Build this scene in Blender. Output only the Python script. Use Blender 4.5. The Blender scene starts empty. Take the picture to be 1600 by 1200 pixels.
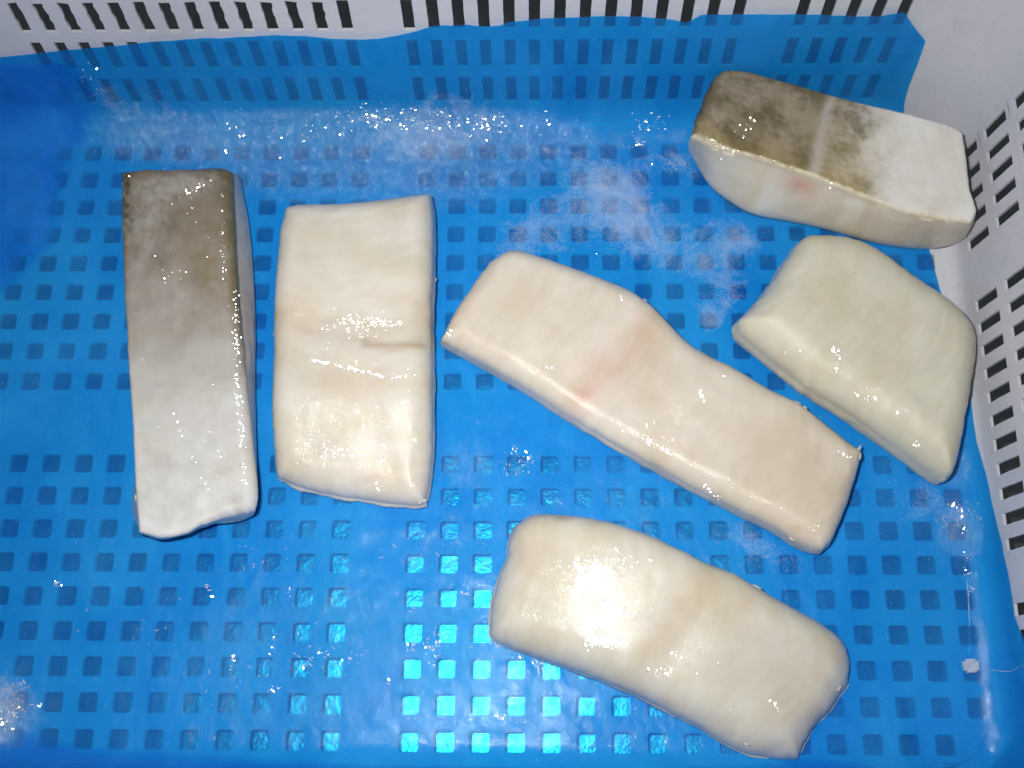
import bpy, math, random
import numpy as np
from mathutils import Vector, noise
random.seed(7); np.random.seed(7)
MM = 0.001
S = bpy.context.scene
COL = S.collection

# ------------------------------------------------------------------ camera, world, lamp, exposure
cam_d = bpy.data.cameras.new("camera"); cam = bpy.data.objects.new("camera", cam_d); COL.objects.link(cam)
cam.location = (70.27*MM, -133.55*MM, 484.9*MM)
cam.rotation_euler = (0.303854, 0.020260, 0.006737)
cam_d.sensor_width = 36.0; cam_d.lens = 38.447
cam_d.clip_start = 0.01; cam_d.clip_end = 50
S.camera = cam

W = bpy.data.worlds.new("World"); S.world = W; W.use_nodes = True
bg = W.node_tree.nodes["Background"]; bg.inputs[0].default_value = (0.80, 0.90, 1.0, 1); bg.inputs[1].default_value = 0.05

fl = bpy.data.lights.new("camera_flash", 'AREA'); fl.shape = 'RECTANGLE'; fl.size = 0.030; fl.size_y = 0.016
fl.energy = 1.62; fl.spread = math.radians(130); fl.color = (1.0, 0.99, 0.975)
flo = bpy.data.objects.new("camera_flash", fl); COL.objects.link(flo)
flo.location = (26*MM, -102*MM, 492*MM)
flo.rotation_euler = (Vector((60, 10, 0))*MM - flo.location).to_track_quat('-Z', 'Y').to_euler()

S.view_settings.view_transform = 'Standard'; S.view_settings.look = 'None'
S.view_settings.exposure = 0.0; S.view_settings.gamma = 1.0
S.cycles.max_bounces = 10; S.cycles.transparent_max_bounces = 24
S.cycles.caustics_reflective = False; S.cycles.caustics_refractive = False
S.cycles.sample_clamp_indirect = 3.0

# ------------------------------------------------------------------ materials
def new_mat(name):
    m = bpy.data.materials.new(name); m.use_nodes = True
    nt = m.node_tree
    for n in list(nt.nodes): nt.nodes.remove(n)
    out = nt.nodes.new('ShaderNodeOutputMaterial')
    return m, nt, out
def N(nt, typ, **kw):
    n = nt.nodes.new(typ)
    for k, v in kw.items():
        if k.startswith('_'): setattr(n, k[1:], v)
        else: n.inputs[k.replace('_', ' ')].default_value = v
    return n
def noise_tex(nt, vec, scale, detail=4, rough=0.55, dist=0.0):
    n = N(nt, 'ShaderNodeTexNoise', Scale=scale, Detail=detail, Roughness=rough, Distortion=dist)
    nt.links.new(vec, n.inputs['Vector']); return n.outputs['Fac']
def ramp(nt, fac, stops):
    r = nt.nodes.new('ShaderNodeValToRGB'); nt.links.new(fac, r.inputs[0])
    e = r.color_ramp.elements
    while len(e) < len(stops): e.new(0.5)
    for i, (p, c) in enumerate(stops): e[i].position = p; e[i].color = c if len(c) == 4 else (*c, 1)
    return r.outputs[0]
def g(v): return (v, v, v, 1)

def mat_plastic():
    m, nt, out = new_mat("white_crate_plastic")
    tc = nt.nodes.new('ShaderNodeTexCoord').outputs['Object']
    p = N(nt, 'ShaderNodeBsdfPrincipled', Roughness=0.42)
    c = ramp(nt, noise_tex(nt, tc, 22, 5, .6), [(0.3, (.50, .505, .555)), (0.7, (.57, .575, .625))])
    mp = N(nt, 'ShaderNodeMapping'); mp.inputs['Scale'].default_value = (1, 1, .25); nt.links.new(tc, mp.inputs[0])
    sc = ramp(nt, noise_tex(nt, mp.outputs[0], 190, 8, .75, 1.5), [(0.60, g(1)), (0.74, (.72, .70, .66))])
    mm = N(nt, 'ShaderNodeMix', _data_type='RGBA', _blend_type='MULTIPLY'); mm.inputs[0].default_value = .8
    nt.links.new(c, mm.inputs[6]); nt.links.new(sc, mm.inputs[7]); nt.links.new(mm.outputs[2], p.inputs['Base Color'])
    p.inputs['Specular IOR Level'].default_value = 0.4
    p.inputs['Subsurface Weight'].default_value = 0.12
    p.inputs['Subsurface Radius'].default_value = (.004, .004, .004)
    p.inputs['Subsurface Scale'].default_value = 1.0
    b = N(nt, 'ShaderNodeBump', Strength=0.35, Distance=0.0006)
    nt.links.new(noise_tex(nt, tc, 260, 3), b.inputs['Height']); nt.links.new(b.outputs[0], p.inputs['Normal'])
    nt.links.new(p.outputs[0], out.inputs[0]); return m

def mat_steel():
    m, nt, out = new_mat("wet_steel_table")
    tc = nt.nodes.new('ShaderNodeTexCoord').outputs['Object']
    p = N(nt, 'ShaderNodeBsdfPrincipled', Metallic=1.0, Roughness=0.27)
    nt.links.new(ramp(nt, noise_tex(nt, tc, 30, 6), [(0.3, (.46, .47, .48)), (0.7, (.62, .63, .64))]), p.inputs['Base Color'])
    nt.links.new(ramp(nt, noise_tex(nt, tc, 90, 5), [(0.3, g(.22)), (0.7, g(.34))]), p.inputs['Roughness'])
    b = N(nt, 'ShaderNodeBump', Strength=0.5, Distance=0.0006)
    nt.links.new(noise_tex(nt, tc, 330, 4, .6), b.inputs['Height']); nt.links.new(b.outputs[0], p.inputs['Normal'])
    nt.links.new(p.outputs[0], out.inputs[0]); return m

def mat_film():
    m, nt, out = new_mat("blue_plastic_film")
    L = nt.links.new
    tc = nt.nodes.new('ShaderNodeTexCoord').outputs['Object']
    mp = N(nt, 'ShaderNodeMapping'); mp.inputs['Scale'].default_value = (1.5, .8, 1); mp.inputs['Rotation'].default_value = (0, 0, .9)
    L(tc, mp.inputs[0])
    # fine wrinkle bump
    n1 = noise_tex(nt, mp.outputs[0], 150, 7, .68, 1.6)
    n2 = noise_tex(nt, tc, 420, 3, .6)
    at = N(nt, 'ShaderNodeAttribute', _attribute_name='crinkle').outputs['Fac']
    mul = N(nt, 'ShaderNodeMath', _operation='MULTIPLY'); L(n1, mul.inputs[0]); L(at, mul.inputs[1])
    b1 = N(nt, 'ShaderNodeBump', Strength=1.0, Distance=0.0014); L(mul.outputs[0], b1.inputs['Height'])
    b2 = N(nt, 'ShaderNodeBump', Strength=0.22, Distance=0.0006); L(n2, b2.inputs['Height']); L(b1.outputs[0], b2.inputs['Normal'])
    tr = N(nt, 'ShaderNodeBsdfTransparent', Color=(.10, .76, .985, 1))
    df = N(nt, 'ShaderNodeBsdfDiffuse'); tl = N(nt, 'ShaderNodeBsdfTranslucent', Color=(.004, .20, .75, 1))
    dc = ramp(nt, noise_tex(nt, mp.outputs[0], 16, 9, .66, .8), [(0.3, (.006, .18, .76)), (0.70, (.04, .38, .98))])
    L(dc, df.inputs[0])
    body = N(nt, 'ShaderNodeMixShader', Fac=0.2); L(df.outputs[0], body.inputs[1]); L(tl.outputs[0], body.inputs[2])
    film = N(nt, 'ShaderNodeMixShader'); L(tr.outputs[0], film.inputs[1]); L(body.outputs[0], film.inputs[2])
    L(ramp(nt, noise_tex(nt, tc, 14, 6, .6), [(0.3, g(.36)), (0.7, g(.54))]), film.inputs[0])
    # frost: powdery ice lying on the film, and painted sheen at the back bend
    fa0 = N(nt, 'ShaderNodeAttribute', _attribute_name='frost').outputs['Fac']
    fam = N(nt, 'ShaderNodeMath', _operation='MINIMUM'); L(fa0, fam.inputs[0]); fam.inputs[1].default_value = .52; fa = fam.outputs[0]
    fn = noise_tex(nt, tc, 48, 10, .70, 1.6); fn2 = noise_tex(nt, tc, 900, 2, .6)
    a = N(nt, 'ShaderNodeMath', _operation='ADD'); L(fa, a.inputs[0]); L(fn, a.inputs[1])
    a2 = N(nt, 'ShaderNodeMath', _operation='MULTIPLY_ADD'); L(fn2, a2.inputs[0]); a2.inputs[1].default_value = .35; L(a.outputs[0], a2.inputs[2])
    fm = ramp(nt, a2.outputs[0], [(0.86, g(0)), (1.0, g(.30))])
    r2 = nt.nodes.new('ShaderNodeMapRange'); r2.inputs[1].default_value = .92; r2.inputs[2].default_value = 1.42; r2.inputs[3].default_value = 0; r2.inputs[4].default_value = .36
    L(a2.outputs[0], r2.inputs[0])
    frost = N(nt, 'ShaderNodeBsdfDiffuse', Color=(.76, .84, .90, 1))
    wf = N(nt, 'ShaderNodeMixShader'); L(r2.outputs[0], wf.inputs[0]); L(film.outputs[0], wf.inputs[1]); L(frost.outputs[0], wf.inputs[2])
    gl = N(nt, 'ShaderNodeBsdfGlossy', Color=(.93, .97, 1, 1)); L(b2.outputs[0], gl.inputs['Normal'])
    gl.inputs['Roughness'].default_value = 0.05
    lw = N(nt, 'ShaderNodeLayerWeight', Blend=0.5); L(b2.outputs[0], lw.inputs['Normal'])
    pw = N(nt, 'ShaderNodeMath', _operation='POWER'); L(lw.outputs['Facing'], pw.inputs[0]); pw.inputs[1].default_value = 5
    fr = N(nt, 'ShaderNodeMath', _operation='MULTIPLY_ADD'); L(pw.outputs[0], fr.inputs[0]); fr.inputs[1].default_value = .9; fr.inputs[2].default_value = .004
    top = N(nt, 'ShaderNodeMixShader'); L(fr.outputs[0], top.inputs[0]); L(wf.outputs[0], top.inputs[1]); L(gl.outputs[0], top.inputs[2])
    # broad satin sheen of the crumpled sheet
    sh = N(nt, 'ShaderNodeBsdfGlossy', Color=(.80, .93, 1, 1), Roughness=.36); L(b1.outputs[0], sh.inputs['Normal'])
    sm = nt.nodes.new('ShaderNodeMapRange'); L(at, sm.inputs[0]); sm.inputs[1].default_value = .5; sm.inputs[2].default_value = 1.5; sm.inputs[3].default_value = .006; sm.inputs[4].default_value = .17
    tp2 = N(nt, 'ShaderNodeMixShader'); L(sm.outputs[0], tp2.inputs[0]); L(top.outputs[0], tp2.inputs[1]); L(sh.outputs[0], tp2.inputs[2])
    # loose second layers thin out to a feathered edge
    fe = N(nt, 'ShaderNodeAttribute', _attribute_name='feather').outputs['Fac']
    cl = N(nt, 'ShaderNodeBsdfTransparent', Color=(1, 1, 1, 1))
    tp3 = N(nt, 'ShaderNodeMixShader'); L(fe, tp3.inputs[0]); L(tp2.outputs[0], tp3.inputs[1]); L(cl.outputs[0], tp3.inputs[2])
    L(tp3.outputs[0], out.inputs[0]); return m

def mat_flesh():
    m, nt, out = new_mat("glazed_fish_flesh")
    L = nt.links.new
    tc = nt.nodes.new('ShaderNodeTexCoord').outputs['Object']
    col = N(nt, 'ShaderNodeAttribute', _attribute_name='tint').outputs['Color']
    ice = N(nt, 'ShaderNodeAttribute', _attribute_name='gloss').outputs['Fac']
    mot = ramp(nt, noise_tex(nt, tc, 55, 6, .6, .8), [(0.3, (.775, .755, .72)), (0.7, (.85, .84, .82))])
    mx = N(nt, 'ShaderNodeMix', _data_type='RGBA', _blend_type='MULTIPLY'); mx.inputs[0].default_value = 1
    L(col, mx.inputs[6]); L(mot, mx.inputs[7])
    p = N(nt, 'ShaderNodeBsdfPrincipled', Roughness=0.45)
    L(mx.outputs[2], p.inputs['Base Color'])
    p.inputs['Subsurface Weight'].default_value = 0.5
    p.inputs['Subsurface Radius'].default_value = (.006, .0045, .003)
    p.inputs['Subsurface Scale'].default_value = 1.0
    p.inputs['Specular IOR Level'].default_value = 0.12
    p.inputs['Coat Weight'].default_value = 0.75
    p.inputs['Coat IOR'].default_value = 1.33
    L(ramp(nt, noise_tex(nt, tc, 130, 4, .6), [(0.35, g(.05)), (0.7, g(.12))]), p.inputs['Coat Roughness'])
    n1 = noise_tex(nt, tc, 95, 5, .6, .8); n2 = noise_tex(nt, tc, 1100, 3, .6, .2)
    b0 = N(nt, 'ShaderNodeBump', Strength=0.4, Distance=0.0010); L(noise_tex(nt, tc, 60, 4, .55, .5), b0.inputs['Height'])
    b1 = N(nt, 'ShaderNodeBump', Strength=0.34, Distance=0.0012); L(n1, b1.inputs['Height'])
    mg = N(nt, 'ShaderNodeMath', _operation='MULTIPLY'); L(n2, mg.inputs[0]); L(ice, mg.inputs[1])
    b2 = N(nt, 'ShaderNodeBump', Strength=1.0, Distance=0.00030); L(mg.outputs[0], b2.inputs['Height']); L(b1.outputs[0], b2.inputs['Normal'])
    L(b2.outputs[0], p.inputs['Coat Normal']); L(b0.outputs[0], p.inputs['Normal'])
    L(p.outputs[0], out.inputs[0]); return m

def mat_ice():
    m, nt, out = new_mat("ice_crystals_glints")
    L = nt.links.new
    t = N(nt, 'ShaderNodeBsdfTransparent', Color=(.9, .96, 1, 1)); d = N(nt, 'ShaderNodeBsdfDiffuse', Color=(.8, .86, .93, 1))
    gl = N(nt, 'ShaderNodeBsdfGlossy', Color=(1, 1, 1, 1), Roughness=.12)
    a = N(nt, 'ShaderNodeMixShader', Fac=.35); L(t.outputs[0], a.inputs[1]); L(d.outputs[0], a.inputs[2])
    b = N(nt, 'ShaderNodeMixShader', Fac=.12); L(a.outputs[0], b.inputs[1]); L(gl.outputs[0], b.inputs[2])
    L(b.outputs[0], out.inputs[0]); return m

def mat_glint():  # mirror-like surface for the highlight facets added on the fish
    m, nt, out = new_mat("clear_glint_facet")
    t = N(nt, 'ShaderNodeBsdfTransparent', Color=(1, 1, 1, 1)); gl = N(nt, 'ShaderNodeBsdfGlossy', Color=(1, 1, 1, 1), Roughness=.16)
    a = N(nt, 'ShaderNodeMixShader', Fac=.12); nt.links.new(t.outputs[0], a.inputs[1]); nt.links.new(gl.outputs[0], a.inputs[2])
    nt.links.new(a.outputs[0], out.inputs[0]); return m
M_PL, M_ST, M_FILM, M_FISH, M_ICE, M_GLINT = mat_plastic(), mat_steel(), mat_film(), mat_flesh(), mat_ice(), mat_glint()

# ------------------------------------------------------------------ helpers
def mesh_obj(name, verts, faces, mat, parent=None, smooth=True, attrs=None):
    me = bpy.data.meshes.new(name)
    v = np.asarray(verts, float)*MM
    me.from_pydata(v.tolist(), [], faces); me.update()
    me.materials.append(mat)
    if smooth: me.shade_smooth()
    for k, arr in (attrs or {}).items():
        arr = np.asarray(arr, np.float32)
        if arr.ndim == 2:
            a = me.color_attributes.new(k, 'FLOAT_COLOR', 'POINT'); c = np.ones((len(arr), 4), np.float32); c[:, :3] = arr
            a.data.foreach_set('color', c.ravel())
        else:
            a = me.attributes.new(k, 'FLOAT', 'POINT'); a.data.foreach_set('value', arr)
    o = bpy.data.objects.new(name, me); COL.objects.link(o)
    if parent: o.parent = parent
    return o
def fbm(x, y, z, sc, oct=4):
    return noise.fractal(Vector((x/sc, y/sc, z/sc)), 1.0, 2.0, oct)
def tag(o, label, cat, group=None):
    o['label'] = label; o['category'] = cat
    if group: o['group'] = group
def empty(name, loc=(0, 0, 0)):
    e = bpy.data.objects.new(name, None); COL.objects.link(e); e.location = Vector(loc)*MM; return e

# ------------------------------------------------------------------ the surface under the crate
v = []; f = []
n = 40
for j in range(n+1):
    for i in range(n+1): v.append((-700+1400*i/n, -600+1200*j/n, -14))
for j in range(n):
    for i in range(n): a = j*(n+1)+i; f.append((a, a+1, a+n+2, a+n+1))
o = mesh_obj("table_surface", v, f, M_ST); o['kind'] = 'structure'

# ------------------------------------------------------------------ the crate
P = 15.0
HX, HY, RC, DR = 269.5, 157.0, 32.0, 0.12      # inner half sizes at the floor, corner radius, draft
crate = empty("plastic_crate")
tag(crate, "white plastic crate with square floor holes and rows of wall slots, holding everything", "crate")

# floor with real square holes
colc = [s*(1.113+i)*P for s in (-1, 1) for i in range(17)]; colc.sort()
rowc = [s*(1.316+i)*P for s in (-1, 1) for i in range(9)]; rowc.sort()
def clampfloor(x, y):
    hx, hy, r = HX-7.5, HY-7.5, RC-7.5
    x = max(-hx, min(hx, x)); y = max(-hy, min(hy, y))
    ax, ay = abs(x)-(hx-r), abs(y)-(hy-r)
    if ax > 0 and ay > 0:
        d = math.hypot(ax, ay)
        if d > r: x = math.copysign(hx-r+ax*r/d, x); y = math.copysign(hy-r+ay*r/d, y)
    return x, y
def edges(cs, far):
    e = [-far]
    for i, c in enumerate(cs):
        e.append(c-P/2 if i and abs(c-cs[i-1]) > 1.5*P or i == 0 else None)
        e.append(c+P/2)
    e = [q for q in e if q is not None]
    e.append(far)
    if e[1] < e[0]: e[0] = e[1]-.01
    return e
TH = 2.6
verts = []; faces = []
def addv(*ps):
    i = len(verts); verts.extend(ps); return list(range(i, i+len(ps)))
def plain(x0, x1, y0, y1):
    c = [clampfloor(*q) for q in ((x0, y0), (x1, y0), (x1, y1), (x0, y1))]
    faces.append(addv(*[(x, y, 0) for x, y in c])); faces.append(addv(*[(x, y, -TH) for x, y in c])[::-1])
def holed(cx, cy):
    h = 4.15+random.uniform(-.15, .15); r = 1.3
    inner = []
    for qx, qy, a0 in ((1, 1, 0), (-1, 1, 90), (-1, -1, 180), (1, -1, 270)):
        for k in range(4):
            a = math.radians(a0+30*k); inner.append((cx+qx*(h-r)+r*math.cos(a), cy+qy*(h-r)+r*math.sin(a)))
    outer = []
    H = P/2
    for qx, qy in ((1, 1), (-1, 1), (-1, -1), (1, -1)):
        co = (cx+qx*H, cy+qy*H)
        if (qx*qy) > 0: seq = [(cx+qx*H, cy+qy*(h-r)), co, co, (cx+qx*(h-r), cy+qy*H)]
        else: seq = [(cx+qx*(h-r), cy+qy*H), co, co, (cx+qx*H, cy+qy*(h-r))]
        outer += seq
    outer = [clampfloor(*q) for q in outer]
    m = 16
    io = addv(*[(x, y, 0) for x, y in outer]); ii = addv(*[(x, y, 0) for x, y in inner])
    ib = addv(*[(x, y, -TH) for x, y in inner]); ob = addv(*[(x, y, -TH) for x, y in outer])
    im = addv(*[(x, y, 0) for x, y in inner])
    for k in range(m):
        l = (k+1) % m
        if outer[k] == outer[l]:
            faces.append((ii[k], io[k], ii[l])); faces.append((ib[k], ib[l], ob[k]))
        else:
            faces.append((ii[k], io[k], io[l], ii[l])); faces.append((ib[k], ib[l], ob[l], ob[k]))
        faces.append((im[k], im[l], ib[l], ib[k]))
EX = [-(HX-7.5)]; EY = [-(HY-7.5)]
def spans(cs, far):
    sp = []; x = -far
    for c in cs:
        if c-P/2 > x+.05: sp.append((x, c-P/2, None))
        sp.append((max(x, c-P/2), c+P/2, c)); x = c+P/2
    if far > x+.05: sp.append((x, far, None))
    return sp
for y0, y1, cy in spans(rowc, HY-7.5):
    for x0, x1, cx in spans(colc, HX-7.5):
        if cx is not None and cy is not None and not (abs(cx) > 250 and abs(cy) > 135): holed(cx, cy)
        else: plain(x0, x1, y0, y1)
mesh_obj("floor_panel", verts, faces, M_PL, crate, smooth=False)

# walls: lofted along the rounded rectangle, slots cut through; s runs clockwise from the middle of each side
def wall_pt(side, s, z, off=0.0):
    """side 0 back, 1 right, 2 front, 3 left; s along it (0 = middle), corner arcs at both ends shared half and half"""
    hw, hd = (HX, HY) if side in (0, 2) else (HY, HX)
    o = off + (DR*z if z > 7 else 0)
    if z <= 7.5 and z >= -0.01:
        t = z/7.5; o = off + .9*t - 7.5*(1-math.sqrt(max(0, 1-(1-t)**2)))
    st = hw-RC
    if abs(s) <= st: x, y = s, hd+o
    else:
        a = (abs(s)-st)/RC
        x = math.copysign(st+(RC+o)*math.sin(a), s); y = hd-RC+(RC+o)*math.cos(a)
    if side == 0: return (x, y, z)
    if side == 2: return (-x, -y, z)
    if side == 1: return (y, -x, z)
    return (-y, x, z)
ZR = [24, 49, 74]; SH = 9.2; SW = 2.55; TOPZ = 118.0
def slots_for(side):
    out = []
    if side in (0, 2):
        for sg in (-1, 1):
            for i in range(14): out.append(sg*(13.9+11.18*i))
            for i in range(5): out.append(sg*(187.0+11.0*i))
        out = [q for q in out if abs(q) < 233]
    else:
        sh = 3.6
        for i in range(11): out.append(-54.4+10.9*i+sh)
        for sg in (-1, 1):
            for i in range(5): out.append(sg*(84.3+10.9*i)+sh*(1 if sg < 0 else .3))
        out = [q for q in out if abs(q) < 129.5]
    return sorted(out)
def build_wall(side):
    global verts, faces
    verts = []; faces = []
    hw = HX if side in (0, 2) else HY
    end = hw-RC+RC*math.pi/4
    sl = slots_for(side)
    T = 1.3
    def quad(s0, s1, z0, z1):
        ns = max(1, int(math.ceil((s1-s0)/4.0))) if max(abs(s0), abs(s1)) > hw-RC-.5 else 1
        for k in range(ns):
            a, b = s0+(s1-s0)*k/ns, s0+(s1-s0)*(k+1)/ns
            faces.append(addv(wall_pt(side, a, z0), wall_pt(side, b, z0), wall_pt(side, b, z1), wall_pt(side, a, z1)))
            faces.append(addv(wall_pt(side, a, z0, T), wall_pt(side, a, z1, T), wall_pt(side, b, z1, T), wall_pt(side, b, z0, T)))
    # plan in s
    hwc = 5.4
    sp = []; x = -end
    for c in sl:
        if c-hwc > x+.05: sp.append((x, c-hwc, None))
        sp.append((max(x, c-hwc), c+hwc, c)); x = c+hwc
    sp.append((x, end, None))
    # split spans so that they break at the arc starts
    sp2 = []
    for a, b, c in sp:
        if c is None:
            cuts = [a]+[q for q in (-(hw-RC), hw-RC) if a+.1 < q < b-.1]+[b]
            for k in range(len(cuts)-1): sp2.append((cuts[k], cuts[k+1], None))
        else: sp2.append((a, b, c))
    zb = [(0, .5, 0), (.5, 1.5, 0), (1.5, 3, 0), (3, 5, 0), (5, 7.5, 0), (7.5, 12, 0)]
    for zc in ZR: zb += [(zc-12, zc+12, zc)] + ([(zc+12, zc+13, 0)])
    zb += [(87, 100, 0), (100, TOPZ, 0)]
    for z0, z1, zc in zb:
        for a, b, c in sp2:
            if zc and c is not None:
                rag = .55 if (side == 0 and c < -14 and zc == 74) else .12
                h = SH; m = 7
                def side_pts(sg):
                    q = []
                    for k in range(m+1):
                        zz = zc-h+2*h*k/m
                        j = random.uniform(-rag, rag*.4) if 0 < k < m else 0
                        q.append((c+sg*(SW+j), zz))
                    return q
                R_ = side_pts(1); L_ = side_pts(-1)
                if rag > .3: R_[-1] = (R_[-1][0], R_[-1][1]-random.uniform(0, 1.2)); L_[-1] = (L_[-1][0], L_[-1][1]-random.uniform(0, .9))
                inner = R_ + L_[::-1]
                outer = [(b, q[1] if 0 < k < m else (z0 if k == 0 else z1)) for k, q in enumerate(R_)] + \
                        [(a, q[1] if 0 < m-k < m else (z1 if k == 0 else z0)) for k, q in enumerate(L_[::-1])]
                nn = len(inner)
                io = addv(*[wall_pt(side, *q) for q in outer]); ii = addv(*[wall_pt(side, *q) for q in inner])
                im = addv(*[wall_pt(side, *q) for q in inner]); ib = addv(*[wall_pt(side, q[0], q[1], T) for q in inner])
                ob = addv(*[wall_pt(side, q[0], q[1], T) for q in outer]); i2 = addv(*[wall_pt(side, q[0], q[1], T) for q in inner])
                for k in range(nn):
                    l = (k+1) % nn
                    faces.append((ii[k], io[k], io[l], ii[l])); faces.append((im[k], ii[l] if False else im[l], ib[l], ib[k]))
                    faces.append((i2[k], i2[l], ob[l], ob[k]))
            else: quad(a, b, z0, z1)
    # rolled rim on top
    k = 24
    prof = [(0, TOPZ), (1, TOPZ+2), (4, TOPZ+3), (10, TOPZ+3), (13, TOPZ+1.5), (13.5, TOPZ-8), (11.5, TOPZ-8), (11, TOPZ), (1.3, TOPZ-.5)]
    base = DR*TOPZ
    for i in range(k*2):
        a, b = -end+2*end*i/(2*k), -end+2*end*(i+1)/(2*k)
        for j in range(len(prof)-1):
            def w(s, q):
                x, y, _ = wall_pt(side, s, 8, q[0]+base-DR*8); return (x, y, q[1])
            faces.append(addv(w(a, prof[j]), w(b, prof[j]), w(b, prof[j+1]), w(a, prof[j+1])))
    o = mesh_obj("wall_panel", verts, faces, M_PL, crate, smooth=False)
    import bmesh
    bm = bmesh.new(); bm.from_mesh(o.data); bmesh.ops.remove_doubles(bm, verts=bm.verts, dist=2e-5); bm.to_mesh(o.data); bm.free()
    for p in o.data.polygons: p.use_smooth = True
    o.data.set_sharp_from_angle(angle=math.radians(35))
    return o
for s_ in range(4): build_wall(s_)

# ------------------------------------------------------------------ the blue film
def bend(q, half, R, gap):
    """unrolled coordinate -> (horizontal, z, slope) for floor, rounded bend and drafted wall"""
    ca = math.atan(DR); wallx = half-gap
    c = wallx+DR*R-R/math.cos(ca)
    sg = -1 if q < 0 else 1; a = abs(q)
    if a <= c: return q, 0.0, 0.0
    tot = math.pi/2-ca; arc = R*tot
    if a <= c+arc:
        t = (a-c)/R; return sg*(c+R*math.sin(t)), R*(1-math.cos(t)), t
    e = a-c-arc; bx = c+R*math.sin(tot); bz = R*(1-math.cos(tot))
    return sg*(bx+e*math.sin(ca)), bz+e*math.cos(ca), tot
RB, RR = 25.0, 15.0
def z_to_q(z, half, R, gap):
    lo, hi = half-R-10, half+150
    for _ in range(40):
        m = (lo+hi)/2
        if bend(m, half, R, gap)[1] < z: lo = m
        else: hi = m
    return lo
GAPW = 1.2
TOPE = [(-260, 46), (-200, 49), (-178.2, 51.4), (-159.2, 53.8), (-143.5, 55.8), (-130.7, 58.2), (-100.3, 61.3), (-70.5, 63.5), (-46.8, 65.3), (-32.5, 64.7), (-9.8, 61.7), (-1.0, 62.0), (13.8, 65.5), (25.6, 69.4), (40.0, 70.5), (47.0, 69.6), (54.2, 70.0), (58.5, 71.9), (76.8, 74.1), (95.1, 75.0), (116.1, 74.8), (130.3, 73.2), (136.7, 71.1), (139.3, 72.7), (142.6, 75.4), (160.7, 76.0), (180.2, 75.8), (199.8, 74.8), (219.5, 74.3), (230.5, 76.4), (234.2, 71.4), (239.7, 64.7), (245.5, 58.1)]
te = np.array([(x, z_to_q(z, HY, RB, GAPW)) for x, z in TOPE])
def qtop(p): return float(np.interp(p, te[:, 0], te[:, 1]))
REDGE = [(-200, 325), (-140, 318), (-112, 300), (-94.3, None, 20.7), (-87.5, None, 17.9), (-73.7, None, 17.3), (-57.8, None, 15.6), (-37.6, None, 11.6), (-10.6, None, 7.1), (10.3, 269.5), (36.9, 266.2), (66.8, 261.2), (83.9, 259), (120, 252), (150, 249.3)]
re_ = []
for t in REDGE: re_.append((t[0], t[1] if t[1] else z_to_q(t[2], HX, RR, GAPW)))
for z, x in ((12.9, 249.3), (29.3, 247.4), (46.9, 246.3), (58.1, 245.5)): re_.append((z_to_q(z, HY, RB, GAPW), x))
re_.append((re_[-1][0]+40, 245.5)); re_ = np.array(re_)
def pright(q): return float(np.interp(q, re_[:, 0], re_[:, 1]))
# powdery frost patches (x, y, radius, strength) on the floor part; those along the back bend also paint in sheen
FROST_SHEEN = [(0, 149, 22, .16), (25, 149, 22, .18), (45, 150, 18, .16), (108, 120, 14, .5), (118, 108, 16, .45), (95, 105, 20, .38), (75, 95, 20, .3), (120, 90, 14, .42), (135, 80, 14, .3), (60, 92, 12, .3), (52, 82, 10, .3), (150, 95, 20, .25), (160, 80, 16, .35), (172, 92, 10, .4),
         (160, 62, 12, .35), (152, 50, 8, .4), (148, 126, 6, .4), (139, 133, 8, .35), (128, 132, 8, .3), (96, 130, 12, .25), (158, -52, 14, .35), (172, -60, 12, .35), (190, -62, 10, .2), (232, -45, 16, .25), (245, -32, 12, .35), (256, -44, 9, .35), (252, -60, 8, .3),
         (60, -25, 16, .2), (45, 0, 12, .2), (120, -30, 16, .18), (-160, -120, 12, .5), (-157, -129, 7, .7), (-155, -138, 6, .7), (-150, -45, 14, .15), (-60, -85, 20, .12), (-20, -100, 22, .15), (30, -98, 20, .15), (-130, -55, 18, .12), (-8, 140, 40, .2), (30, 150, 30, .25), (-60, 145, 40, .12), (-120, 160, 26, .2), (-140, 170, 18, .28), (-95, 150, 24, .15), (-135, 110, 25, .12), (200, 165, 18, .1), (90, 148, 30, .14)]
FR = np.array(FROST_SHEEN); FR[:, 3] *= .74
CR = np.array([(0, 147, 34, 2.0), (40, 147, 28, 2.0), (-45, 147, 26, 1.8), (-80, 148, 34, 1.2), (80, 143, 25, .8), (-125, 165, 30, 1.3), (-157, -130, 14, 1.6), (30, -98, 20, .28), (-20, -106, 26, .3), (258, -50, 12, 1.2), (258, -20, 12, .8), (-70, -100, 30, .2), (105, 125, 14, .8), (140, 133, 9, 1.0), (40, -20, 20, .6), (115, -32, 12, .4)])
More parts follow.
